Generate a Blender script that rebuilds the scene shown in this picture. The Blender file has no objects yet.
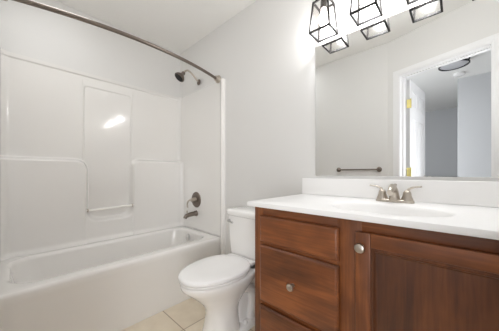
import bpy, bmesh, math, random
from mathutils import Matrix, Vector
C = bpy.context.scene.collection
S = bpy.context.scene
PI = math.pi
random.seed(4)

# ---------------------------------------------------------------- camera, world, lights, exposure
cam_d = bpy.data.cameras.new('camera'); cam = bpy.data.objects.new('camera', cam_d); C.objects.link(cam)
cam_d.sensor_fit = 'HORIZONTAL'; cam_d.sensor_width = 36; cam_d.lens = 16.08
cam_d.shift_y = 7.5 / 499.0; cam_d.clip_start = 0.01
cam.location = (2.364, -1.363, 1.04)
cam.rotation_euler = (PI / 2, 0, math.radians(42.95))
S.camera = cam
S.view_settings.view_transform = 'Standard'; S.view_settings.look = 'None'
S.view_settings.exposure = 0.46; S.view_settings.gamma = 1.0; S.view_settings.use_curve_mapping = False
BULB_STRENGTH = 3.0
BULB_W = 3.5
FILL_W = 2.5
HALL_W = 17.0
DOORWAY_FILL_W = 18.0

w = bpy.data.worlds.new('world'); S.world = w; w.use_nodes = True
w.node_tree.nodes['Background'].inputs[0].default_value = (0.8, 0.86, 1, 1)
w.node_tree.nodes['Background'].inputs[1].default_value = 0.25
cy = S.cycles
cy.use_denoising = True
cy.max_bounces = 14; cy.diffuse_bounces = 8; cy.glossy_bounces = 6; cy.transparent_max_bounces = 16
cy.sample_clamp_indirect = 6.0
cy.caustics_refractive = False

def area(name, loc, rot, sx, sy, power, col):
    l = bpy.data.lights.new(name, 'AREA'); l.shape = 'RECTANGLE'; l.size = sx; l.size_y = sy
    l.energy = power; l.color = col
    o = bpy.data.objects.new(name, l); C.objects.link(o); o.location = loc; o.rotation_euler = rot
    return o
# added area light in the hall, standing in for unseen daylight
area('hall_daylight_fill', (1.3, -2.2, 1.2), (0, math.radians(-90), math.radians(-40)), 1.4, 0.8, HALL_W, (0.93, 0.96, 1.0))
# added fill beside the doorway, brightens tub, toilet and floor through the door
area('doorway_fill_light', (3.01, -1.845, 1.0), (0, math.radians(90), math.radians(-76)), 1.2, 0.66, DOORWAY_FILL_W, (0.97, 0.98, 1.0))
# added ceiling fill over the near end of the tub, above the frame
area('ceiling_fill_light', (0.62, -1.17, 2.43), (0, 0, 0), 0.5, 0.34, FILL_W, (0.97, 0.985, 1.0))

# ---------------------------------------------------------------- materials
def lin(c):
    return tuple(((v / 255) / 12.92 if v / 255 <= 0.04045 else ((v / 255 + 0.055) / 1.055) ** 2.4) for v in c) + (1,)

def mat(name, col, rough=0.5, metal=0.0, bump=0.0, bscale=50.0, coat=0.0, var=0.0, vscale=3.0, spec=0.5):
    m = bpy.data.materials.new(name); m.use_nodes = True
    nt = m.node_tree; b = nt.nodes['Principled BSDF']
    b.inputs['Base Color'].default_value = lin(col); b.inputs['Roughness'].default_value = rough
    b.inputs['Metallic'].default_value = metal; b.inputs['Coat Weight'].default_value = coat
    b.inputs['Coat Roughness'].default_value = 0.06; b.inputs['Specular IOR Level'].default_value = spec
    tc = nt.nodes.new('ShaderNodeTexCoord')
    n = nt.nodes.new('ShaderNodeTexNoise'); n.inputs['Scale'].default_value = vscale; n.inputs['Detail'].default_value = 4
    nt.links.new(tc.outputs['Object'], n.inputs['Vector'])
    mx = nt.nodes.new('ShaderNodeMix'); mx.data_type = 'RGBA'
    a = lin(col); mx.inputs['A'].default_value = tuple(x * (1 - var) for x in a[:3]) + (1,)
    mx.inputs['B'].default_value = tuple(min(1, x * (1 + var)) for x in a[:3]) + (1,)
    nt.links.new(n.outputs['Fac'], mx.inputs['Factor']); nt.links.new(mx.outputs['Result'], b.inputs['Base Color'])
    if bump > 0:
        n2 = nt.nodes.new('ShaderNodeTexNoise'); n2.inputs['Scale'].default_value = bscale; n2.inputs['Detail'].default_value = 3
        nt.links.new(tc.outputs['Object'], n2.inputs['Vector'])
        bp = nt.nodes.new('ShaderNodeBump'); bp.inputs['Strength'].default_value = bump; bp.inputs['Distance'].default_value = 0.004
        nt.links.new(n2.outputs['Fac'], bp.inputs['Height']); nt.links.new(bp.outputs['Normal'], b.inputs['Normal'])
    return m

def emit(name, col, strength):
    m = bpy.data.materials.new(name); m.use_nodes = True
    b = m.node_tree.nodes['Principled BSDF']; b.inputs['Base Color'].default_value = lin(col)
    b.inputs['Emission Color'].default_value = lin(col); b.inputs['Emission Strength'].default_value = strength
    return m

def wood(name, axis, k=1.0):
    """stained wood, grain running along axis 0/2"""
    m = bpy.data.materials.new(name); m.use_nodes = True
    nt = m.node_tree; b = nt.nodes['Principled BSDF']; L = nt.links.new
    tc = nt.nodes.new('ShaderNodeTexCoord'); oi = nt.nodes.new('ShaderNodeObjectInfo')
    cmb = nt.nodes.new('ShaderNodeVectorMath'); cmb.operation = 'SCALE'; cmb.inputs[0].default_value = (7.3, 3.1, 5.7)
    L(oi.outputs['Random'], cmb.inputs['Scale'])
    add = nt.nodes.new('ShaderNodeVectorMath'); add.operation = 'ADD'
    L(tc.outputs['Object'], add.inputs[0]); L(cmb.outputs['Vector'], add.inputs[1])
    def noise(sc_along, sc_across, detail, dist):
        mp = nt.nodes.new('ShaderNodeMapping')
        s = [sc_across] * 3; s[axis] = sc_along
        mp.inputs['Scale'].default_value = s
        L(add.outputs['Vector'], mp.inputs['Vector'])
        n = nt.nodes.new('ShaderNodeTexNoise'); n.inputs['Scale'].default_value = 1; n.inputs['Detail'].default_value = detail
        n.inputs['Distortion'].default_value = dist; L(mp.outputs['Vector'], n.inputs['Vector'])
        return n
    big = noise(2.2, 9, 3, 0.8); fine = noise(6, 130, 5, 0.4); blot = noise(4, 5, 3, 0.5)
    r = nt.nodes.new('ShaderNodeValToRGB'); e = r.color_ramp.elements
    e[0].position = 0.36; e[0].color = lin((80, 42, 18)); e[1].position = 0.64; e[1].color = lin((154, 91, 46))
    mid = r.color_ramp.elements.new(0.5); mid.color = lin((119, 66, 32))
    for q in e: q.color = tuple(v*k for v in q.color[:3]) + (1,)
    s1 = nt.nodes.new('ShaderNodeMath'); s1.operation = 'MULTIPLY_ADD'; s1.inputs[1].default_value = 0.45
    s2 = nt.nodes.new('ShaderNodeMath'); s2.operation = 'MULTIPLY_ADD'; s2.inputs[1].default_value = 0.25
    s3 = nt.nodes.new('ShaderNodeMath'); s3.operation = 'MULTIPLY'; s3.inputs[1].default_value = 0.3
    L(blot.outputs['Fac'], s3.inputs[0]); L(fine.outputs['Fac'], s2.inputs[0]); L(s3.outputs[0], s2.inputs[2])
    L(big.outputs['Fac'], s1.inputs[0]); L(s2.outputs[0], s1.inputs[2]); L(s1.outputs[0], r.inputs['Fac'])
    L(r.outputs['Color'], b.inputs['Base Color'])
    b.inputs['Roughness'].default_value = 0.38; b.inputs['Coat Weight'].default_value = 0.15; b.inputs['Coat Roughness'].default_value = 0.25
    return m

M = {}
M['wall'] = mat('wall_paint', (224, 223, 221), 0.6, bump=0.05, bscale=220, var=0.01)
M['ceiling'] = mat('ceiling_paint', (238, 237, 234), 0.8, bump=0.3, bscale=60, var=0.015)
M['trim'] = mat('trim_paint', (237, 237, 238), 0.35)
M['acrylic'] = mat('gloss_acrylic', (236, 234, 231), 0.13, coat=0.5, var=0.01)
M['porcelain'] = mat('porcelain', (245, 244, 242), 0.08, coat=0.6)
M['seat'] = mat('seat_plastic', (246, 245, 244), 0.2)
M['marble'] = mat('cultured_marble', (245, 244, 243), 0.28, coat=0.15)
M['nickel'] = mat('brushed_nickel', (192, 183, 172), 0.3, 1.0)
M['dark_nickel'] = mat('dark_nickel', (128, 118, 110), 0.3, 1.0)
M['chrome'] = mat('chrome', (215, 215, 215), 0.08, 1.0)
M['brass'] = mat('brass', (225, 212, 140), 0.3, 1.0)
M['bronze'] = mat('bronze_frame', (30, 27, 26), 0.6, 0.2)
M['black'] = mat('black_metal', (34, 34, 38), 0.5, 0.3)
M['socket'] = mat('lamp_socket', (70, 64, 60), 0.5, 0.4)
M['wood_x'] = wood('stained_wood_horizontal', 0)
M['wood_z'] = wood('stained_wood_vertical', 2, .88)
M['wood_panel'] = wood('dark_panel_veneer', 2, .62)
m = bpy.data.materials.new('lit_clear_bulb'); m.use_nodes = True; nt = m.node_tree; nt.nodes.clear()
out = nt.nodes.new('ShaderNodeOutputMaterial'); ad = nt.nodes.new('ShaderNodeAddShader')
tr = nt.nodes.new('ShaderNodeBsdfTransparent'); em = nt.nodes.new('ShaderNodeEmission'); em.inputs['Strength'].default_value = BULB_STRENGTH
nt.links.new(tr.outputs[0], ad.inputs[0]); nt.links.new(em.outputs[0], ad.inputs[1]); nt.links.new(ad.outputs[0], out.inputs[0])
M['bulb'] = m
M['hall_wall'] = mat('hall_paint', (205, 206, 208), 0.7)
M['carpet'] = mat('hall_carpet', (150, 142, 132), 0.95, bump=0.6, bscale=300, var=0.1, vscale=80)
M['rubber'] = mat('dark_void', (40, 38, 36), 0.7)
M['diffuser'] = mat('frosted_diffuser', (196, 196, 200), 0.4)
M['clear'] = mat('clear_acrylic_bar', (244, 242, 238), 0.1, coat=0.6)

# mirror silver
m = bpy.data.materials.new('mirror_silver'); m.use_nodes = True
b = m.node_tree.nodes['Principled BSDF']; b.inputs['Base Color'].default_value = (0.93, 0.94, 0.935, 1)
b.inputs['Metallic'].default_value = 1; b.inputs['Roughness'].default_value = 0.0
M['mirror'] = m
# thin clear glass
m = bpy.data.materials.new('thin_glass'); m.use_nodes = True; nt = m.node_tree; nt.nodes.clear()
out = nt.nodes.new('ShaderNodeOutputMaterial'); mix = nt.nodes.new('ShaderNodeMixShader')
tr = nt.nodes.new('ShaderNodeBsdfTransparent'); tr.inputs[0].default_value = (0.955, 0.945, 0.935, 1)
gl = nt.nodes.new('ShaderNodeBsdfGlossy'); gl.inputs['Roughness'].default_value = 0.3
mix.inputs[0].default_value = 0.03
nt.links.new(tr.outputs[0], mix.inputs[1]); nt.links.new(gl.outputs[0], mix.inputs[2]); nt.links.new(mix.outputs[0], out.inputs[0])
M['glass'] = m
# floor tile
def tile_mat():
    m = bpy.data.materials.new('beige_floor_tile'); m.use_nodes = True
    nt = m.node_tree; L = nt.links.new; b = nt.nodes['Principled BSDF']
    tc = nt.nodes.new('ShaderNodeTexCoord'); sep = nt.nodes.new('ShaderNodeSeparateXYZ'); L(tc.outputs['Object'], sep.inputs[0])
    T = 0.305
    def M_(op, a, bv=None, c=None):
        n = nt.nodes.new('ShaderNodeMath'); n.operation = op
        for i, v in enumerate((a, bv, c)):
            if v is None: continue
            if isinstance(v, (int, float)): n.inputs[i].default_value = v
            else: L(v, n.inputs[i])
        return n.outputs[0]
    def line(ax, off):
        s = M_('DIVIDE', M_('SUBTRACT', sep.outputs[ax], off), T)
        f = M_('FRACT', s); cell = M_('FLOOR', s)
        d = M_('MULTIPLY', M_('MINIMUM', f, M_('SUBTRACT', 1.0, f)), T)
        return d, cell
    dx, cx = line(0, 1.035 - 3.05); dy, cyy = line(1, -0.578 - 3.05)
    d = M_('MINIMUM', dx, dy)
    g = nt.nodes.new('ShaderNodeMapRange'); g.inputs['From Min'].default_value = 0.0022; g.inputs['From Max'].default_value = 0.0045
    L(d, g.inputs['Value'])
    cv = nt.nodes.new('ShaderNodeCombineXYZ'); L(cx, cv.inputs[0]); L(cyy, cv.inputs[1])
    wn = nt.nodes.new('ShaderNodeTexWhiteNoise'); L(cv.outputs[0], wn.inputs['Vector'])
    n = nt.nodes.new('ShaderNodeTexNoise'); n.inputs['Scale'].default_value = 9; n.inputs['Detail'].default_value = 6
    L(tc.outputs['Object'], n.inputs['Vector'])
    fac = M_('MULTIPLY_ADD', wn.outputs['Value'], 0.35, M_('MULTIPLY', n.outputs['Fac'], 0.8))
    r = nt.nodes.new('ShaderNodeValToRGB'); e = r.color_ramp.elements
    e[0].position = 0.25; e[0].color = lin((220, 205, 182)); e[1].position = 0.85; e[1].color = lin((242, 230, 210))
    L(fac, r.inputs['Fac'])
    mx = nt.nodes.new('ShaderNodeMix'); mx.data_type = 'RGBA'; mx.inputs['A'].default_value = lin((178, 160, 136))
    L(r.outputs['Color'], mx.inputs['B']); L(g.outputs['Result'], mx.inputs['Factor']); L(mx.outputs['Result'], b.inputs['Base Color'])
    b.inputs['Roughness'].default_value = 0.4
    bp = nt.nodes.new('ShaderNodeBump'); bp.inputs['Strength'].default_value = 0.5; bp.inputs['Distance'].default_value = 0.002
    L(g.outputs['Result'], bp.inputs['Height']); L(bp.outputs['Normal'], b.inputs['Normal'])
    return m
M['tile'] = tile_mat()

# ---------------------------------------------------------------- mesh helpers (all authored in world coordinates)
def new(): return bmesh.new()

def box(bm, x0, x1, y0, y1, z0, z1, bev=0.0, seg=2):
    t = bmesh.new()
    bmesh.ops.create_cube(t, size=1)
    bmesh.ops.transform(t, matrix=Matrix.Translation(((x0+x1)/2, (y0+y1)/2, (z0+z1)/2)) @ Matrix.Diagonal((x1-x0, y1-y0, z1-z0, 1)), verts=t.verts)
    if bev > 0: bmesh.ops.bevel(t, geom=t.edges[:], offset=bev, segments=seg, profile=0.5, affect='EDGES')
    merge(bm, t); return bm

def merge(bm, t, mtx=None):
    if mtx is not None: t.transform(mtx)
    me = bpy.data.meshes.new('tmp'); t.to_mesh(me); t.free(); bm.from_mesh(me); bpy.data.meshes.remove(me)

def loft(bm, loops, cap0=True, cap1=True, closed=True):
    rows = [[bm.verts.new(p) for p in lp] for lp in loops]
    n = len(rows[0])
    for a, b_ in zip(rows, rows[1:]):
        for i in range(n if closed else n - 1):
            j = (i + 1) % n
            bm.faces.new((a[i], a[j], b_[j], b_[i]))
    if cap0: bm.faces.new(rows[0][::-1])
    if cap1: bm.faces.new(rows[-1])
    return bm

def tube(bm, pts, rad, seg=12, flat=None):
    pts = [Vector(p) for p in pts]
    if not isinstance(rad, (list, tuple)): rad = [rad] * len(pts)
    loops = []; up = None
    for i, p in enumerate(pts):
        t = (pts[min(i+1, len(pts)-1)] - pts[max(i-1, 0)]).normalized()
        if up is None:
            up = Vector((0, 0, 1)) if abs(t.z) < 0.9 else Vector((1, 0, 0))
        s = t.cross(up).normalized(); up = s.cross(t).normalized()
        r = rad[i]; rx, ry = r if isinstance(r, tuple) else (r, r)
        loops.append([p + s * rx * math.cos(2*PI*k/seg) + up * ry * math.sin(2*PI*k/seg) for k in range(seg)])
    return loft(bm, loops)

def curve_pts(ctrl, n=8):
    P = [Vector(p) for p in ctrl]; P = [2*P[0]-P[1]] + P + [2*P[-1]-P[-2]]; out = []
    for i in range(1, len(P)-2):
        for k in range(n):
            t = k / n; a, b_, c, d = P[i-1], P[i], P[i+1], P[i+2]
            out.append(0.5*((2*b_) + (c-a)*t + (2*a-5*b_+4*c-d)*t*t + (3*b_-a-3*c+d)*t**3))
    out.append(P[-2]); return out

def lathe(bm, prof, origin, direction, seg=24):
    """prof: list of (radius, distance along direction)"""
    d = Vector(direction).normalized(); q = d.to_track_quat('Z', 'Y').to_matrix().to_4x4()
    mtx = Matrix.Translation(origin) @ q
    loops = [[mtx @ Vector((max(r, 1e-4)*math.cos(2*PI*k/seg), max(r, 1e-4)*math.sin(2*PI*k/seg), z)) for k in range(seg)] for r, z in prof]
    return loft(bm, loops)

def rrect(cx, cy_, w_, h_, r, z, n=6):
    """rounded rectangle loop, in plan"""
    out = []
    for (sx, sy, a0) in ((1, 1, 0), (-1, 1, 90), (-1, -1, 180), (1, -1, 270)):
        for k in range(n + 1):
            a = math.radians(a0 + 90 * k / n)
            out.append(Vector((cx + sx*(w_/2 - r) + r*math.cos(a), cy_ + sy*(h_/2 - r) + r*math.sin(a), z)))
    return out

def obj(name, bm, material, parent=None, origin=None, smooth=True, angle=35, mtx=None):
    if mtx is not None: bm.transform(mtx)
    bmesh.ops.recalc_face_normals(bm, faces=bm.faces[:])
    me = bpy.data.meshes.new(name); bm.to_mesh(me); bm.free()
    o = bpy.data.objects.new(name, me); C.objects.link(o); me.materials.append(material)
    if parent is not None:
        off = Vector(parent.get('_w', (0, 0, 0)))
        me.transform(Matrix.Translation(-off)); o.parent = parent; o['_w'] = tuple(off)
    else:
        off = Vector(origin or (0, 0, 0)); me.transform(Matrix.Translation(-off)); o.location = off; o['_w'] = tuple(off)
    if smooth:
        for p in me.polygons: p.use_smooth = True
        me.set_sharp_from_angle(angle=math.radians(angle))
    return o

def tag(o, label, cat, group=None):
    o['label'] = label; o['category'] = cat
    if group: o['group'] = group
    return o

def thing(name, label, cat, loc=(0, 0, 0), group=None):
    o = bpy.data.objects.new(name, None); C.objects.link(o); o.location = loc; o['_w'] = tuple(loc); o.empty_display_size = 0.1
    return tag(o, label, cat, group)

def struct(name, bm, material, parent=None, mtx=None, smooth=False):
    o = obj(name, bm, material, parent, smooth=smooth, mtx=mtx)
    if parent is None: o['kind'] = 'structure'
    return o

# ---------------------------------------------------------------- room shell
H = 2.44
WX = -0.02          # left wall plane
FY = -1.427         # wall with the towel bar
A = Vector((1.816, FY, 0)); ANG = math.atan(0.322)
MD = Matrix.Translation(A) @ Matrix.Rotation(ANG, 4, 'Z')      # frame of the angled wall with the doorway: x along, y into the bathroom
RX = 2.73
LEN = (RX - A.x) / math.cos(ANG)
OL, OR, OH = 0.122, 0.780, 2.04

def prism(bm, pts, z0, z1):
    return loft(bm, [[(x, y, z0) for x, y in pts], [(x, y, z1) for x, y in pts]])

def dpt(x, y):
    v = MD @ Vector((x, y, 0)); return (v.x, v.y)
bath_poly = [(WX, 0), (WX, FY), (A.x, FY), dpt(OL, -0.06), dpt(OR, -0.06), dpt(LEN, 0), (RX, 0)]
struct('floor', prism(new(), [(WX-.1, .1), (WX-.1, FY-.1), (A.x-.02, FY-.1), dpt(OL-.1, -0.06), dpt(OR+.1, -0.06), dpt(LEN+.1, -.06), (RX+.1, .1)], -0.05, 0), M['tile'])
struct('ceiling', box(new(), -0.2, 3.6, -5.4, 0.2, H, H+0.1), M['ceiling'])
struct('wall_back', box(new(), WX-.1, RX+.1, 0, 0.1, -0.05, H), M['wall'])
struct('wall_left', box(new(), WX-.1, WX, FY-.1, 0, -0.05, H), M['wall'])
struct('wall_front', box(new(), WX, A.x, FY-.12, FY, -0.05, H), M['wall'])
struct('wall_right', box(new(), RX, RX+.1, -1.3, 0, -0.05, H), M['wall'])
bm = new()
box(bm, 0, OL-.018, -.12, 0, -.05, H); box(bm, OR+.018, LEN, -.12, 0, -.05, H); box(bm, OL-.018, OR+.018, -.12, 0, OH+.018, H)
struct('wall_doorway', bm, M['wall'], mtx=MD)
# jamb lining with stop, then casing
bm = new()
for x0, x1 in ((OL-.018, OL), (OR, OR+.018)): box(bm, x0, x1, -.122, .002, 0, OH+.018, .0005)
box(bm, OL, OR, -.122, .002, OH, OH+.018, .0005)
box(bm, OL, OL+.011, -.085, -.05, 0, OH, .002); box(bm, OR-.011, OR, -.085, -.05, 0, OH, .002); box(bm, OL, OR, -.085, -.05, OH-.011, OH, .002)
struct('trim_1', bm, M['trim'], mtx=MD)
bm = new(); CW = .062
def casing(bm, ysurf, s):
    for k, (i0, i1, t) in enumerate(((.006, CW, .007), (.012, CW-.016, .0095), (.02, CW-.034, .0115))):
        ya, yb = (ysurf, ysurf + t) if s > 0 else (ysurf - t, ysurf)
        box(bm, OL-i1, OL-i0, ya, yb, 0, OH+i1, .001); box(bm, OR+i0, OR+i1, ya, yb, 0, OH+i1, .001)
        box(bm, OL-i0, OR+i0, ya, yb, OH+i0, OH+i1, .001)
casing(bm, 0, 1); casing(bm, -.12, -1)
struct('trim_2', bm, M['trim'], mtx=MD)
# baseboards
struct('baseboard_back', box(new(), .79, 1.60, -.012, 0, 0, .085, .003), M['trim'])
struct('baseboard_front', box(new(), .79, A.x-.05, FY, FY+.012, 0, .085, .003), M['trim'])

# hall beyond the doorway
bm = new(); prism(bm, [dpt(OL-.1, -0.06), dpt(OR+.1, -0.06), dpt(LEN+.1, -.06), (3.4, -1.1), (3.4, -5.3), (.9, -5.3), (.9, -1.55), (A.x-.02, -1.55)], -.05, -.001)
struct('floor_hall', bm, M['carpet'])
struct('wall_hall_end', box(new(), .9, 2.37, -5.24, -5.14, -.05, H), M['hall_wall'])
struct('wall_hall_left', box(new(), .8, .9, -5.24, FY-.12, -.05, H), M['hall_wall'])
struct('wall_hall_corner', box(new(), 2.37, 3.4, -5.24, -3.18, -.05, H), M['hall_wall'])
struct('wall_hall_right', box(new(), 3.3, 3.4, -3.18, -1.0, -.05, H), M['hall_wall'])
struct('wall_hall_return', box(new(), RX+.1, 3.4, -1.1, -1.0, -.05, H), M['hall_wall'])
MW = Matrix.Translation((3.01, -1.845, 0)) @ Matrix.Rotation(math.radians(14), 4, 'Z')     # added wing wall and frame, built around the doorway fill light
bm = new(); box(bm, -.37, -.35, -.11, -.03, 0, H); box(bm, -.35, .28, -.11, -.03, 0, .4); box(bm, -.35, .28, -.11, -.03, 1.6, H); box(bm, -.35, .28, -.11, -.05, .4, 1.6)
struct('added_wing_wall', bm, M['hall_wall'], mtx=MW)
bm = new()
for x0, x1, z0, z1 in ((-.375, -.33, .36, 1.64), (.24, .28, .36, 1.64), (-.33, .24, .36, .405), (-.33, .24, 1.595, 1.64)): box(bm, x0, x1, -.03, .004, z0, z1, .002)
struct('added_light_frame', bm, M['trim'], mtx=MW)  # frame added around the fill light, with closed wall behind it
bm = new(); box(bm, 1.75, 2.365, -5.135, -5.07, .93, .965, .004)
struct('trim_3', bm, M['black'])

# door leaf, standing open into the hall
hx, hy = 2.005, -1.512
lx, ly = 2.078, -2.135
ld = Vector((lx-hx, ly-hy, 0)); LL = ld.length; ld.normalize(); nrm = Vector((-ld.y, ld.x, 0))   # nrm points to +x side
ML = Matrix(((ld.x, -nrm.x, 0, hx), (ld.y, -nrm.y, 0, hy), (0, 0, 1, 0), (0, 0, 0, 1)))         # local x along leaf, y away from the seen face
bm = new()
TH = .035
box(bm, 0, LL, .006, TH-.006, .012, 2.025)
def stile(x0, x1, z0, z1): box(bm, x0, x1, 0, TH, z0, z1, .0015)
rows = [(.012, .24), (.78, .98), (1.62, 1.74), (1.915, 2.025)]
stile(0, .1, .012, 2.025); stile(LL-.1, LL, .012, 2.025)
for z0, z1 in rows: stile(.1, LL-.1, z0, z1)
stile(LL/2-.045, LL/2+.045, .24, 1.915)
for z0, z1 in ((.24, .78), (.98, 1.62), (1.74, 1.915)):
    for x0, x1 in ((.1, LL/2-.045), (LL/2+.045, LL-.1)):
        box(bm, x0+.022, x1-.022, .002, TH-.002, z0+.022, z1-.022, .006, 1)
door = struct('door_1', bm, M['trim'], mtx=ML)
for z in (.28, 1.05, 1.77):
    bm = new(); box(bm, -.003, -.0005, -.002, TH-.004, z-.045, z+.045); 
    tube(bm, [(-.006, -.006, z-.048), (-.006, -.006, z+.048)], .0065, 10)
    h_ = obj('hinge', bm, M['brass'], door, mtx=ML); h_['label'] = 'brass butt hinge'
for s in (-1, 1):
    bm = new(); lathe(bm, [(.03, 0), (.03, .006), (.012, .012), (.012, .035), (.024, .045), (.027, .056), (.02, .066), (0, .068)], (LL-.06, 0 if s < 0 else TH, .98), (0, s, 0))
    obj('door_knob', bm, M['nickel'], door, mtx=ML)

# ---------------------------------------------------------------- bathtub
TX0, TX1, TY0, TY1, TZ = -.016, .745, -1.4255, -.004, .44
tub = thing('bathtub', 'white acrylic alcove bathtub with plain straight apron', 'bathtub', (.37, -.7, 0))
cx, cyy = (TX0+TX1)/2, (TY0+TY1)/2; W_, H_ = TX1-TX0, TY1-TY0
ix, iy = .378, -.725
L_ = [rrect(cx, cyy, W_-.008, H_-.001, .006, 0), rrect(cx, cyy, W_-.008, H_-.001, .006, .375), rrect(cx, cyy, W_, H_, .012, .388), rrect(cx, cyy, W_, H_, .02, .418)]
for k in range(1, 6):
    a = k/5*PI/2; L_.append(rrect(cx, cyy, W_-2*.02*(1-math.cos(a)), H_-2*.02*(1-math.cos(a)), .02, .418+.022*math.sin(a)))
iw, ih = .515, 1.27
for k in range(0, 7):
    a = k/6*PI/2; g = .03*(1-math.sin(a)); L_.append(rrect(ix, iy, iw+2*g, ih+2*g, .13+g, .44-.03*(1-math.cos(a)), 6))
L_ += [rrect(ix, iy, iw-.03, ih-.05, .13, .32), rrect(ix, iy+.01, iw-.06, ih-.12, .13, .20), rrect(ix, iy+.015, iw-.10, ih-.20, .12, .11),
       rrect(ix, iy+.015, iw-.14, ih-.26, .11, .078), rrect(ix, iy+.015, iw-.22, ih-.36, .08, .066)]
bm = new(); loft(bm, L_); obj('tub_shell', bm, M['acrylic'], tub, angle=60)
bm = new(); lathe(bm, [(.036, 0), (.036, .004), (.03, .009), (.012, .011), (0, .011)], (.36, -.128, .385), (0, -1, .12)); obj('overflow_plate', bm, M['chrome'], tub)
bm = new(); lathe(bm, [(.034, 0), (.034, .004), (.022, .006), (0, .006)], (.36, -.25, .067), (0, 0, 1)); obj('drain', bm, M['chrome'], tub)

# ---------------------------------------------------------------- shower surround
sur = thing('shower_surround', 'glossy white moulded shower surround with recessed ledge bay', 'shower surround', (0, -.7, TZ))
def sd_rr(y, z, y0, y1, z0, z1, r):
    qx = abs(y-(y0+y1)/2)-(y1-y0)/2+r; qz = abs(z-(z0+z1)/2)-(z1-z0)/2+r
    return math.hypot(max(qx, 0), max(qz, 0)) + min(max(qx, qz), 0) - r
def sm(t): t = max(0, min(1, t)); return t*t*(3-2*t)
SY0, SY1, SZ0, SZ1 = -1.412, -.008, TZ+.001, 1.915
BAY0, BAY1 = -.925, -.545
def smin(a, b_, k):
    h = max(k-abs(a-b_), 0)/k; return min(a, b_)-h*h*k*.25
def depth(y, z):
    l = sd_rr(y, z, -1.6, BAY0+.018, .2, 1.150, .085); r = sd_rr(y, z, BAY1, .2, .2, 1.168, .07); bt = z-.62
    s = smin(smin(l, bt, .12), smin(r, bt, .12), .02)
    d = .004 + .062*sm(.5-s/.036)
    s2 = sd_rr(y, z, BAY0, BAY1, .4, 1.80, .03)                 # upper bay very slightly sunk between two ribs
    d += .006*sm(.5+s2/.012)*(1 if z > 1.1 else 1)
    for yc in (BAY0-.006, BAY1+.006): d += .004*math.exp(-((y-yc)/.006)**2)*sm((z-1.1)/.1)*sm((1.86-z)/.06)
    d += .008*sm((z-1.878)/.01)
    d += .02*math.exp(-((z-SZ0)/.02)**2)
    rr = .05
    for e in (y-SY0, SY1-y):
        if e < rr: d += rr-math.sqrt(max(0, rr*rr-(rr-e)**2))
    return d
ys = [SY0]; 
while ys[-1] < SY1-1e-6:
    y = ys[-1]; fine_ = (y < SY0+.06 or y > SY1-.07 or abs(y-BAY0) < .05 or abs(y-BAY1) < .05)
    ys.append(min(SY1, y+(.003 if fine_ else .012)))
zs = [SZ0]
while zs[-1] < SZ1-1e-6:
    z = zs[-1]; fine_ = (z < .50 or abs(z-.63) < .07 or abs(z-1.15) < .06 or z > 1.86 or abs(z-1.8) < .015)
    zs.append(min(SZ1, z+(.003 if fine_ else .012)))
bm = new()
rowsv = [[bm.verts.new((WX+.0015+depth(y, z), y, z)) for y in ys] for z in zs]
for a, b_ in zip(rowsv, rowsv[1:]):
    for i in range(len(ys)-1): bm.faces.new((a[i], a[i+1], b_[i+1], b_[i]))
# close rim back to the wall
def skirt(seq):
    back = [bm.verts.new((WX+.001, v.co.y, v.co.z)) for v in seq]
    for i in range(len(seq)-1): bm.faces.new((seq[i], seq[i+1], back[i+1], back[i]))
skirt(rowsv[0]); skirt(rowsv[-1]); skirt([r[0] for r in rowsv]); skirt([r[-1] for r in rowsv])
obj('back_panel', bm, M['acrylic'], sur, angle=80)
def end_panel(yw, s, q=1.0):
    """panel against the wall y=yw, facing s, with bullnose front column"""
    bm = new()
    pr = []
    y1 = .012
    pts = [(WX+.003, .0005), (WX+.003, y1)]
    pts += [(.715, y1), (.735, y1+.002), (.747, y1+.010*q)]
    for k in range(0, 7):
        a = k/6*PI; pts.append((.768-.018*math.cos(a), y1+(.012+.010*math.sin(a))*q))
    pts += [(.788, .0005)]
    loops = []
    for z, ins in ((SZ0, 0), (SZ1-.006, 0), (SZ1-.002, .002), (SZ1, .005)):
        loops.append([(min(x, .788-ins) if x > .5 else x, yw+s*max(.0005, p-ins), z) for x, p in pts])
    loft(bm, loops)
    # front leg of the column, down to the floor beside the tub
    lp = []
    for z in (0, SZ0):
        lp.append([(.7475, yw+s*.0005, z), (.7475, yw+s*.014, z), (.755, yw+s*(.012+.018*q), z), (.768, yw+s*(.012+.022*q), z), (.781, yw+s*(.012+.018*q), z), (.788, yw+s*.014, z), (.788, yw+s*.0005, z)])
    loft(bm, lp)
    return bm
obj('end_panel', end_panel(0, -1), M['acrylic'], sur, angle=40)
obj('end_panel', end_panel(FY, 1, .35), M['acrylic'], sur, angle=40)
bm = new(); tube(bm, [(.040, BAY0+.004, .716), (.040, BAY1+.008, .726)], .0105, 16)
gb = obj('towel_rail', bm, M['clear'], sur); gb['label'] = 'pale round rail across the recessed bay'
for y, z in ((BAY0+.018, .7165), (BAY1-.004, .7255)):
    bm = new(); box(bm, .024, .053, y-.006, y+.006, z-.014, z+.014, .003); obj('rail_end', bm, M['nickel'], gb)

# ---------------------------------------------------------------- shower rod, head, valve, spout
rod = thing('shower_curtain_rod', 'curved brushed nickel shower curtain rod above the tub', 'curtain rod', (.705, -.7, 1.926))
R0, R1 = -.036, FY+.036
pts = []
for k in range(41):
    t = k/40; y = R0+(R1-R0)*t; pts.append((.708+.108*(1-(2*t-1)**2), y, 1.926))
pts = [(.704, -.016, 1.928)] + pts + [(.704, FY+.016, 1.928)]
bm = new(); tube(bm, pts, .0125, 16); obj('rod', bm, M['dark_nickel'], rod)
for y, s in ((-.0125, -1), (FY+.0125, 1)):
    bm = new(); lathe(bm, [(.036, 0), (.037, .006), (.034, .012), (.026, .017), (.025, .036), (.022, .042), (0, .043)], (.704, y, 1.93), (.08, s, 0)); obj('rod_flange', bm, M['nickel'], rod)

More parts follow.
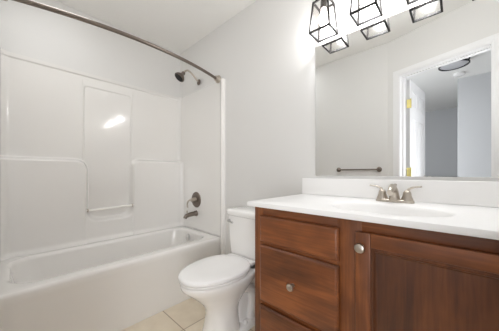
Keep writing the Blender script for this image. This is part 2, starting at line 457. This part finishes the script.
sh = thing('shower_fixture', 'brushed nickel shower head on a bent arm high on the tub end wall', 'shower head', (.37, -.012, 1.99))
P0 = Vector((.382, -.0125, 1.992))
bm = new(); lathe(bm, [(.03, 0), (.03, .004), (.024, .010), (.011, .014), (0, .014)], P0, (0, -1, 0)); obj('wall_flange', bm, M['dark_nickel'], sh)
arm = curve_pts([P0, P0+Vector((0, -.03, .018)), P0+Vector((0, -.08, .060)), P0+Vector((-.0, -.13, .078)), P0+Vector((0, -.163, .062)), P0+Vector((0, -.182, .035))], 6)
bm = new(); tube(bm, arm, .0088, 12); obj('shower_arm', bm, M['nickel'], sh)
hd = Vector((-.10, -.62, -.80)).normalized()
hb = P0+Vector((0, -.178, .040))
bm = new(); lathe(bm, [(.0, -.006), (.015, -.004), (.019, .004), (.018, .014), (.016, .02), (.026, .032), (.042, .050), (.050, .062), (.052, .074), (.047, .079), (0, .079)], hb, hd, 28)
hbod = obj('spray_head', bm, M['dark_nickel'], sh)
bm = new(); lathe(bm, [(.044, .0795), (.042, .082), (0, .0825)], hb, hd, 28); obj('spray_face', bm, M['rubber'], hbod)

va = thing('shower_valve', 'round nickel shower valve trim with lever handle on tub end wall', 'shower valve', (.33, -.012, .757))
V0 = Vector((.335, -.0125, .757))
bm = new(); lathe(bm, [(.083, 0), (.083, .003), (.078, .009), (.045, .012), (.0, .012)], V0, (0, -1, 0), 36); obj('escutcheon', bm, M['dark_nickel'], va)
bm = new(); lathe(bm, [(.026, .012), (.024, .035), (.02, .05), (.022, .058), (.014, .066), (0, .067)], V0, (0, -1, 0))
hub = obj('handle', bm, M['nickel'], va)
bm = new(); tube(bm, curve_pts([V0+Vector((.0, -.05, 0)), V0+Vector((-.03, -.062, -.002)), V0+Vector((-.06, -.066, -.022)), V0+Vector((-.068, -.068, -.055)), V0+Vector((-.06, -.068, -.085))], 5),
     [.010]*6+[.009]*6+[.008]*9, 10); obj('lever', bm, M['nickel'], hub)

sp = thing('tub_spout', 'brushed nickel tub spout below the round valve', 'spout', (.33, -.012, .60))
S0 = Vector((.335, -.0125, .612))
bm = new()
tube(bm, curve_pts([S0, S0+Vector((0, -.03, 0)), S0+Vector((0, -.085, -.004)), S0+Vector((0, -.125, -.016)), S0+Vector((0, -.137, -.036))], 6),
     [(.031, .031)]*1+[(.028, .028)]*4+[(.024, .024)]*7+[(.023, .021)]*6+[(.021, .018)]*7, 18)
obj('spout_body', bm, M['dark_nickel'], sp)
bm = new(); lathe(bm, [(.005, 0), (.005, .018), (.0085, .022), (.0085, .028), (0, .030)], S0+Vector((0, -.112, .012)), (0, 0, 1), 14); obj('diverter_knob', bm, M['nickel'], sp)

# ---------------------------------------------------------------- toilet
TCX = 1.235
toi = thing('toilet', 'white two-piece toilet with closed lid, between tub and wood vanity', 'toilet', (TCX, -.4, 0))
def egg(w_, yb, yf, z, n=40, p=2.0, mid=None):
    """w half width, yb rear (max y), yf front tip"""
    ym = yb+(yf-yb)*.42 if mid is None else mid
    out = []
    for k in range(n):
        a = 2*PI*k/n; c, s = math.cos(a), math.sin(a)
        x = w_*math.copysign(abs(c)**(2/p), c)
        y = ym + ((yb-ym) if s > 0 else (ym-yf))*math.copysign(abs(s)**(2/p), s)
        out.append(Vector((TCX+x, y, z)))
    return out
bm = new()
loft(bm, [egg(.110, -.30, -.548, 0, p=2.5), egg(.110, -.30, -.548, .02, p=2.5), egg(.104, -.305, -.540, .05, p=2.4), egg(.098, -.31, -.530, .10, p=2.3),
          egg(.095, -.31, -.525, .15, p=2.2), egg(.098, -.295, -.535, .195, p=2.1), egg(.116, -.25, -.572, .245), egg(.143, -.20, -.622, .295),
          egg(.164, -.16, -.668, .335), egg(.175, -.14, -.696, .362), egg(.179, -.14, -.703, .382), egg(.177, -.142, -.701, .390), egg(.165, -.15, -.688, .394)])
# narrow rear body, deck carrying the tank, trapway curves and foot flange
loft(bm, [rrect(TCX, -.20, .13, .30, .05, 0), rrect(TCX, -.20, .11, .28, .05, .06), rrect(TCX, -.19, .11, .27, .05, .22), rrect(TCX, -.17, .16, .25, .05, .29),
          rrect(TCX, -.14, .25, .235, .05, .345), rrect(TCX, -.135, .30, .24, .05, .372), rrect(TCX, -.135, .30, .24, .05, .388), rrect(TCX, -.135, .29, .23, .045, .394)])
for s in (-1, 1):
    tube(bm, curve_pts([(TCX+s*.03, -.47, .10), (TCX+s*.05, -.40, .19), (TCX+s*.058, -.31, .262), (TCX+s*.060, -.22, .235), (TCX+s*.060, -.185, .15), (TCX+s*.058, -.20, .07), (TCX+s*.058, -.21, .003)], 6), .036, 16)
    loft(bm, [rrect(TCX+s*.075, -.255, .09, .24, .04, 0), rrect(TCX+s*.075, -.255, .088, .238, .04, .018), rrect(TCX+s*.070, -.255, .07, .21, .033, .030), rrect(TCX+s*.065, -.255, .04, .17, .018, .034)])
obj('bowl', bm, M['porcelain'], toi, angle=60)
for s in (-1, 1):
    bm = new(); lathe(bm, [(.014, 0), (.014, .012), (.009, .02), (0, .022)], (TCX+s*.088, -.285, .030), (0, 0, 1), 16); obj('bolt_cap', bm, M['porcelain'], toi)
bm = new()
loft(bm, [egg(.150, -.25, -.675, .3955), egg(.152, -.248, -.678, .4015), egg(.178, -.228, -.706, .4025), egg(.179, -.227, -.707, .4095), egg(.176, -.230, -.703, .412), egg(.150, -.25, -.675, .4125)])
obj('seat', bm, M['seat'], toi, angle=60)
bm = new()
def lid(w_, yb, yf, z): return egg(w_, yb, yf, z, p=2.15, mid=-.42)
loft(bm, [lid(.145, -.26, -.67, .4135), lid(.148, -.258, -.674, .4185), lid(.181, -.230, -.709, .4195), lid(.182, -.229, -.710, .432), lid(.178, -.233, -.705, .438), lid(.165, -.245, -.69, .4415), lid(.11, -.30, -.61, .444), lid(.04, -.38, -.5, .4455)])
box(bm, TCX-.125, TCX+.125, -.262, -.212, .4185, .437, .007, 3)
obj('lid', bm, M['seat'], toi, angle=50)
for s in (-1, 1):
    bm = new(); box(bm, TCX+s*.075-.022, TCX+s*.075+.022, -.235, -.205, .393, .425, .008, 3); obj('lid_hinge', bm, M['seat'], toi)
bm = new()
loft(bm, [rrect(TCX, -.115, .34, .165, .045, .3945), rrect(TCX, -.115, .355, .172, .045, .41), rrect(TCX, -.115, .375, .178, .04, .55), rrect(TCX, -.117, .392, .186, .04, .70), rrect(TCX, -.117, .392, .186, .04, .716)])
obj('tank', bm, M['porcelain'], toi, angle=50)
bm = new()
loft(bm, [rrect(TCX, -.119, .398, .192, .045, .7165), rrect(TCX, -.119, .41, .204, .05, .721), rrect(TCX, -.119, .415, .208, .052, .73), rrect(TCX, -.119, .415, .208, .052, .748), rrect(TCX, -.119, .408, .20, .052, .757), rrect(TCX, -.119, .385, .178, .05, .762), rrect(TCX, -.119, .30, .10, .04, .765)])
obj('tank_lid', bm, M['porcelain'], toi, angle=50)
bm = new(); lathe(bm, [(.014, 0), (.014, .006), (.008, .01), (.008, .018), (0, .018)], (TCX-.155, -.2105, .675), (0, -1, 0), 16)
tube(bm, curve_pts([(TCX-.155, -.226, .675), (TCX-.135, -.229, .674), (TCX-.10, -.229, .668)], 5), [.006]*5+[.0075]*6, 10)
fl = obj('flush_lever', bm, M['chrome'], toi); fl['label'] = 'chrome flush lever'

sv = thing('supply_valve', 'small chrome water supply valve behind the toilet bowl', 'valve', (1.40, -.01, .2))
bm = new(); lathe(bm, [(.028, 0), (.028, .003), (.014, .012), (0, .012)], (1.385, -.002, .215), (0, -1, 0)); tube(bm, [(1.385, -.01, .215), (1.385, -.16, .215)], .0075, 12)
lathe(bm, [(.012, -.018), (.013, -.01), (.013, .012), (.009, .02), (.009, .03), (0, .03)], (1.385, -.15, .215), (0, 0, 1)); obj('valve_body', bm, M['chrome'], sv)
bm = new(); tube(bm, [(1.385, -.16, .215), (1.385, -.185, .215)], .005, 10)
tube(bm, [(1.362, -.19, .215), (1.385, -.193, .215), (1.408, -.19, .215)], [(.006, .006), (.011, .013), (.006, .006)], 12); obj('valve_handle', bm, M['chrome'], sv)
bm = new(); tube(bm, curve_pts([(1.385, -.15, .246), (1.39, -.148, .29), (1.412, -.12, .33), (1.404, -.105, .36), (1.399, -.10, .3935)], 5), .0055, 10)
obj('supply_hose', bm, M['nickel'], sv)

# ---------------------------------------------------------------- vanity
VX0, VX1 = 1.617, 2.706; FYV = -.520; CB = .877
van = thing('vanity_cabinet', 'dark stained wooden vanity cabinet with drawers and panelled doors', 'cabinet', (2.2, -.26, 0))
bm = new()
box(bm, VX0, VX0+.018, FYV+.02, -.005, 0.0, CB-.0005, .001); box(bm, VX1-.018, VX1, FYV+.02, -.005, 0.0, CB-.0005, .001)
box(bm, VX0+.018, VX1-.018, FYV+.02, -.005, .10, .118); box(bm, VX0+.018, VX1-.018, -.012, -.005, .118, CB-.001)
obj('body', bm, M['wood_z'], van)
bm = new(); box(bm, VX0+.018, VX1-.018, -.455, -.44, 0.0, .10); obj('toe_kick', bm, M['wood_x'], van)
for x0, x1 in ((VX0, 1.672), (2.032, 2.118), (2.650, VX1)):
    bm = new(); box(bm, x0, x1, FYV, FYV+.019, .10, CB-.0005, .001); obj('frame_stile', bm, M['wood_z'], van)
for x0, x1, z0, z1 in ((1.672, 2.032, .10, .14), (1.672, 2.032, .82, CB-.0005), (2.118, 2.650, .10, .14), (2.118, 2.650, .82, CB-.0005), (1.672, 2.032, .682, .718), (1.672, 2.032, .395, .431)):
    bm = new(); box(bm, x0, x1, FYV+.0003, FYV+.019, z0, z1, .0005); obj('frame_rail', bm, M['wood_x'], van)
def knob(pos, parent):
    bm = new(); lathe(bm, [(.0085, 0), (.007, .004), (.0055, .010), (.008, .014), (.0155, .018), (.017, .023), (.015, .029), (.008, .032), (0, .0325)], pos, (0, -1, 0), 24)
    k = obj('knob', bm, M['nickel'], parent); k['label'] = 'round brushed nickel knob'
def front(x0, x1, z0, z1, name):
    bm = new()
    y = FYV-.0005
    L2 = []
    def rc(i, yy): return [(x0+i, yy, z0+i), (x1-i, yy, z0+i), (x1-i, yy, z1-i), (x0+i, yy, z1-i)]
    L2 = [rc(.002, y), rc(0, y-.002), rc(0, y-.011), rc(.003, y-.014), rc(.006, y-.0165), rc(.011, y-.0185), rc(.016, y-.019)]
    loft(bm, L2)
    return obj(name, bm, M['wood_x'], van, angle=25)
front(1.660, 2.042, .710, .836, 'drawer_front')
d2 = front(1.660, 2.042, .424, .692, 'drawer_front'); knob((1.851, FYV-.0193, .560), d2)
d3 = front(1.660, 2.042, .130, .402, 'drawer_front'); knob((1.851, FYV-.0193, .268), d3)
def cab_door(x0, x1, z0, z1, knob_x):
    y = FYV-.0005; sw = .048; yf = y-.019
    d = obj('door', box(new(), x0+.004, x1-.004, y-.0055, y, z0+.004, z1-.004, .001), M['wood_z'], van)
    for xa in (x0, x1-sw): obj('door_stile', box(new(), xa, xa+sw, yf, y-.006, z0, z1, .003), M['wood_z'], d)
    for za in (z0, z1-sw): obj('door_rail', box(new(), x0+sw, x1-sw, yf, y-.006, za, za+sw, .003), M['wood_x'], d)
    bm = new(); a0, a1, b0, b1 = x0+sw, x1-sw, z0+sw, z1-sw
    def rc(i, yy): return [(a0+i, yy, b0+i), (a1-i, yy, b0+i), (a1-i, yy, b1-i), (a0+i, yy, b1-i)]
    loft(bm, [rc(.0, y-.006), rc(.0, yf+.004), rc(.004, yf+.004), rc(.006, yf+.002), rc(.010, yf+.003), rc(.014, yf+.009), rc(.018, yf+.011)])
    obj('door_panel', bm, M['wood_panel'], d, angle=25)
    knob((knob_x, yf-.0003, .787), d)
cab_door(2.103, 2.666, .130, .836, 2.124)

# countertop with integral oval basin
top = thing('countertop', 'white cultured marble countertop with integral oval basin on wooden cabinet', 'countertop', (2.2, -.28, CB))
X0, X1, Y0, Y1, ZT = 1.600, 2.722, -.560, -.002, .900
SX, SY = 2.145, -.315
bm = new(); N = 96
angs = [2*PI*k/N for k in range(N)] + [math.atan2(yy-SY, xx-SX) % (2*PI) for xx in (X0, X1) for yy in (Y0, Y1)]
angs = sorted(set(round(a, 6) for a in angs))
def outer(a, ins, z):
    c, s = math.cos(a), math.sin(a); ts = []
    if c > 1e-9: ts.append((X1-ins-SX)/c)
    if c < -1e-9: ts.append((X0+ins-SX)/c)
    if s > 1e-9: ts.append((Y1-ins-SY)/s)
    if s < -1e-9: ts.append((Y0+ins-SY)/s)
    t = min(ts); return Vector((SX+t*c, SY+t*s, z))
def ell(a, rx, ry, z, dy=0):
    return Vector((SX+rx*math.cos(a), SY+dy+ry*math.sin(a), z))
LP = [[outer(a, .012, CB+.0005) for a in angs], [outer(a, .001, CB+.001) for a in angs], [outer(a, 0, CB+.003) for a in angs], [outer(a, 0, ZT-.005) for a in angs], [outer(a, .0015, ZT-.0015) for a in angs], [outer(a, .006, ZT) for a in angs]]
LP.append([ell(a, .245, .185, ZT) for a in angs])
LP += [[ell(a, rx, ry, ZT-dz, dy) for a in angs] for rx, ry, dz, dy in ((.235, .176, .0015, 0), (.222, .164, .0035, 0), (.212, .155, .0055, 0), (.208, .151, .010, 0), (.205, .149, .020, 0), (.199, .144, .045, 0), (.188, .134, .08, 0), (.165, .115, .11, 0), (.12, .085, .128, .005), (.06, .045, .135, .01), (.025, .022, .136, .01))]
loft(bm, LP, cap0=False, cap1=True)
obj('slab', bm, M['marble'], top, angle=40)
bm = new(); box(bm, X0, X1, -.022, -.001, ZT+.0003, 1.005, .003, 3); obj('backsplash', bm, M['marble'], top)
bm = new(); lathe(bm, [(.02, 0), (.02, .003), (.014, .006), (0, .006)], (SX, SY+.01, ZT-.135), (0, 0, 1)); obj('sink_drain', bm, M['chrome'], top)

# faucet
fa = thing('faucet', 'brushed nickel centerset faucet with two lever handles behind the basin', 'faucet', (2.142, -.10, ZT))
FX, FYc = 2.142, -.095
bm = new()
def oval(w_, d_, z): return rrect(FX, FYc, w_, d_, d_/2-.001, z, 8)
loft(bm, [oval(.158, .052, ZT+.0005), oval(.160, .054, ZT+.004), oval(.156, .050, ZT+.010), oval(.146, .040, ZT+.014)])
obj('base_plate', bm, M['nickel'], fa, angle=50)
bm = new()
pts = curve_pts([(FX, FYc+.002, ZT+.006), (FX, FYc, ZT+.030), (FX, FYc-.012, ZT+.056), (FX, FYc-.040, ZT+.072), (FX, FYc-.075, ZT+.066), (FX, FYc-.098, ZT+.050)], 6)
n = len(pts); rads = []
for i in range(n):
    t = i/(n-1); rads.append((.036-.046*t+.028*t*t, .025-.022*t+.008*t*t))
tube(bm, pts, rads, 20); obj('spout', bm, M['nickel'], fa, angle=60)
bm = new(); lathe(bm, [(.005, 0), (.005, .02), (.009, .025), (.009, .031), (0, .034)], (FX, FYc+.014, ZT+.055), (0, 0, 1), 14); obj('lift_rod', bm, M['nickel'], fa)
for s in (-1, 1):
    bm = new(); hx_ = FX+s*.051
    lathe(bm, [(.025, .010), (.024, .018), (.020, .028), (.0175, .036), (.0165, .046), (.012, .056), (0, .060)], (hx_, FYc, ZT), (0, 0, 1), 20)
    tube(bm, curve_pts([(hx_, FYc, ZT+.052), (hx_+s*.010, FYc-.001, ZT+.066), (hx_+s*.026, FYc-.004, ZT+.074), (hx_+s*.055, FYc-.008, ZT+.078)], 6), [(.008, .007)]*6+[(.0075, .005)]*6+[(.008, .0038)]*7, 12)
    obj('handle', bm, M['nickel'], fa, angle=60)

# mirror
bm = new(); box(bm, 1.688, 2.652, -.0065, -.0015, 1.022, 1.860, .0008, 1)
tag(obj('wall_mirror', bm, M['mirror'], origin=(2.17, 0, 1.022), smooth=False), 'large frameless wall mirror above the white backsplash', 'mirror')

# ---------------------------------------------------------------- vanity light, four cage lanterns
LXS = [1.785, 2.017, 2.249, 2.481]
vl = thing('vanity_light', 'dark bronze bar light with hanging cage lanterns above the mirror', 'wall lamp', (2.133, 0, 2.1))
bm = new(); box(bm, LXS[0]-.02, LXS[3]+.02, -.022, -.001, 2.125, 2.175, .003); obj('wall_bar', bm, M['bronze'], vl)
YC = -.0955; ZB, ZC = 1.868, 2.045
def bar(bm, a, b_, t=.0046):
    a, b_ = Vector(a), Vector(b_); d = (b_-a).normalized()
    up = Vector((0, 0, 1)) if abs(d.z) < .9 else Vector((0, 1, 0))
    s = d.cross(up).normalized()*t; u = s.cross(d).normalized()*t
    a2, b2 = a-d*t*.8, b_+d*t*.8
    loft(bm, [[a2+s+u, a2-s+u, a2-s-u, a2+s-u], [b2+s+u, b2-s+u, b2-s-u, b2+s-u]])
for lx_ in LXS:
    bm = new()
    hb_, ht_ = .059, .044
    B = [Vector((lx_+sx*hb_, YC+sy*hb_, ZB)) for sx, sy in ((-1, -1), (1, -1), (1, 1), (-1, 1))]
    T = [Vector((lx_+sx*ht_, YC+sy*ht_, ZC)) for sx, sy in ((-1, -1), (1, -1), (1, 1), (-1, 1))]
    K = [Vector((lx_+sx*.018, YC+sy*.018, ZC+.035)) for sx, sy in ((-1, -1), (1, -1), (1, 1), (-1, 1))]
    for i in range(4):
        j = (i+1) % 4; bar(bm, B[i], B[j]); bar(bm, T[i], T[j]); bar(bm, B[i], T[i]); bar(bm, T[i], K[i], .003)
    box(bm, lx_-.022, lx_+.022, YC-.022, YC+.022, ZC+.030, ZC+.038, .002)
    cage = obj('lantern_cage', bm, M['bronze'], vl, smooth=False)
    bm = new(); tube(bm, curve_pts([(lx_, -.02, 2.15), (lx_, -.05, 2.15), (lx_, YC+.01, 2.145), (lx_, YC, 2.125), (lx_, YC, ZC+.036)], 5), .0065, 12); obj('arm', bm, M['bronze'], vl)
    bm = new(); lathe(bm, [(.016, 0), (.018, .004), (.018, .05), (.0195, .055), (.0195, .062), (0, .062)], (lx_, YC, ZC+.031), (0, 0, -1), 20); obj('lamp_socket', bm, M['socket'], cage)
    bm = new(); zt = ZC-.031
    lathe(bm, [(.013, 0), (.0135, .012), (.017, .024), (.025, .040), (.030, .055), (.0305, .066), (.027, .080), (.018, .091), (.008, .096), (0, .097)], (lx_, YC, zt), (0, 0, -1), 24)
    pl = bpy.data.lights.new('bulb_light', 'POINT'); pl.energy = BULB_W; pl.shadow_soft_size = .022; pl.color = (.955, .975, 1)
    po = bpy.data.objects.new('bulb_light', pl); C.objects.link(po); po.location = (lx_, YC, zt-.066)
    bl = obj('bulb', bm, M['bulb'], cage); bl['label'] = 'lit light bulb'
    bm = new()
    for i in range(4):
        j = (i+1) % 4
        q = [B[i], B[j], T[j], T[i]]; cc = sum(q, Vector())/4; ax = Vector((lx_, YC, cc.z))
        inn = (ax-cc); inn.z = 0; inn.normalize()
        loft(bm, [[p+(cc-p)*.04 for p in q], [p+(cc-p)*.04+inn*.0018 for p in q]])
    obj('glass_panes', bm, M['glass'], cage, smooth=False)

# ---------------------------------------------------------------- things seen in the mirror
tb = thing('towel_bar', 'brushed nickel towel bar on bare wall, reflected in the mirror', 'towel bar', (1.514, FY, 1.08))
for x in (1.292, 1.736):
    bm = new(); lathe(bm, [(.027, 0), (.027, .004), (.023, .008), (.013, .011), (.012, .018), (.017, .022), (.017, .032), (.012, .0375), (0, .038)], (x, FY+.0005, 1.08), (0, 1, 0)); obj('post', bm, M['dark_nickel'], tb)
bm = new(); tube(bm, [(1.292, FY+.027, 1.08), (1.736, FY+.027, 1.08)], .0075, 14); obj('bar', bm, M['dark_nickel'], tb)

hl = thing('ceiling_lamp', 'unlit round black-framed ceiling lamp in the hall, seen in the mirror', 'ceiling lamp', (2.33, -2.378, H))
HC = Vector((2.335, -2.378, H))
bm = new(); lathe(bm, [(.07, 0), (.07, .018), (0, .018)], HC, (0, 0, -1), 28); obj('canopy', bm, M['black'], hl)
bm = new(); lathe(bm, [(.128, .019), (.128, .07), (.115, .078), (0, .080)], HC, (0, 0, -1), 36); obj('diffuser', bm, M['diffuser'], hl)
for z0 in (.018, .066):
    bm = new(); n = 48
    rings = [[HC+Vector((r*math.cos(2*PI*k/n), r*math.sin(2*PI*k/n), -z)) for k in range(n)] for r, z in ((.134, z0), (.146, z0), (.146, z0+.013), (.134, z0+.013), (.134, z0))]
    loft(bm, rings, False, False); bmesh.ops.remove_doubles(bm, verts=bm.verts, dist=1e-5); obj('ring', bm, M['black'], hl)
for k in range(4):
    bm = new(); a = PI/4+k*PI/2; p = HC+Vector((.139*math.cos(a), .139*math.sin(a), 0)); bar(bm, p+Vector((0, 0, -.02)), p+Vector((0, 0, -.075)), .006); obj('frame_post', bm, M['black'], hl)
bm = new(); lathe(bm, [(.062, 0), (.065, .01), (.063, .028), (.045, .038), (0, .04)], (2.385, -2.94, H-.0005), (0, 0, -1), 30)
tag(obj('smoke_detector', bm, M['seat'], origin=(2.385, -2.94, H)), 'small round white smoke detector on hall ceiling, seen in the mirror', 'smoke detector')

for o in S.objects:
    if '_w' in o: del o['_w']
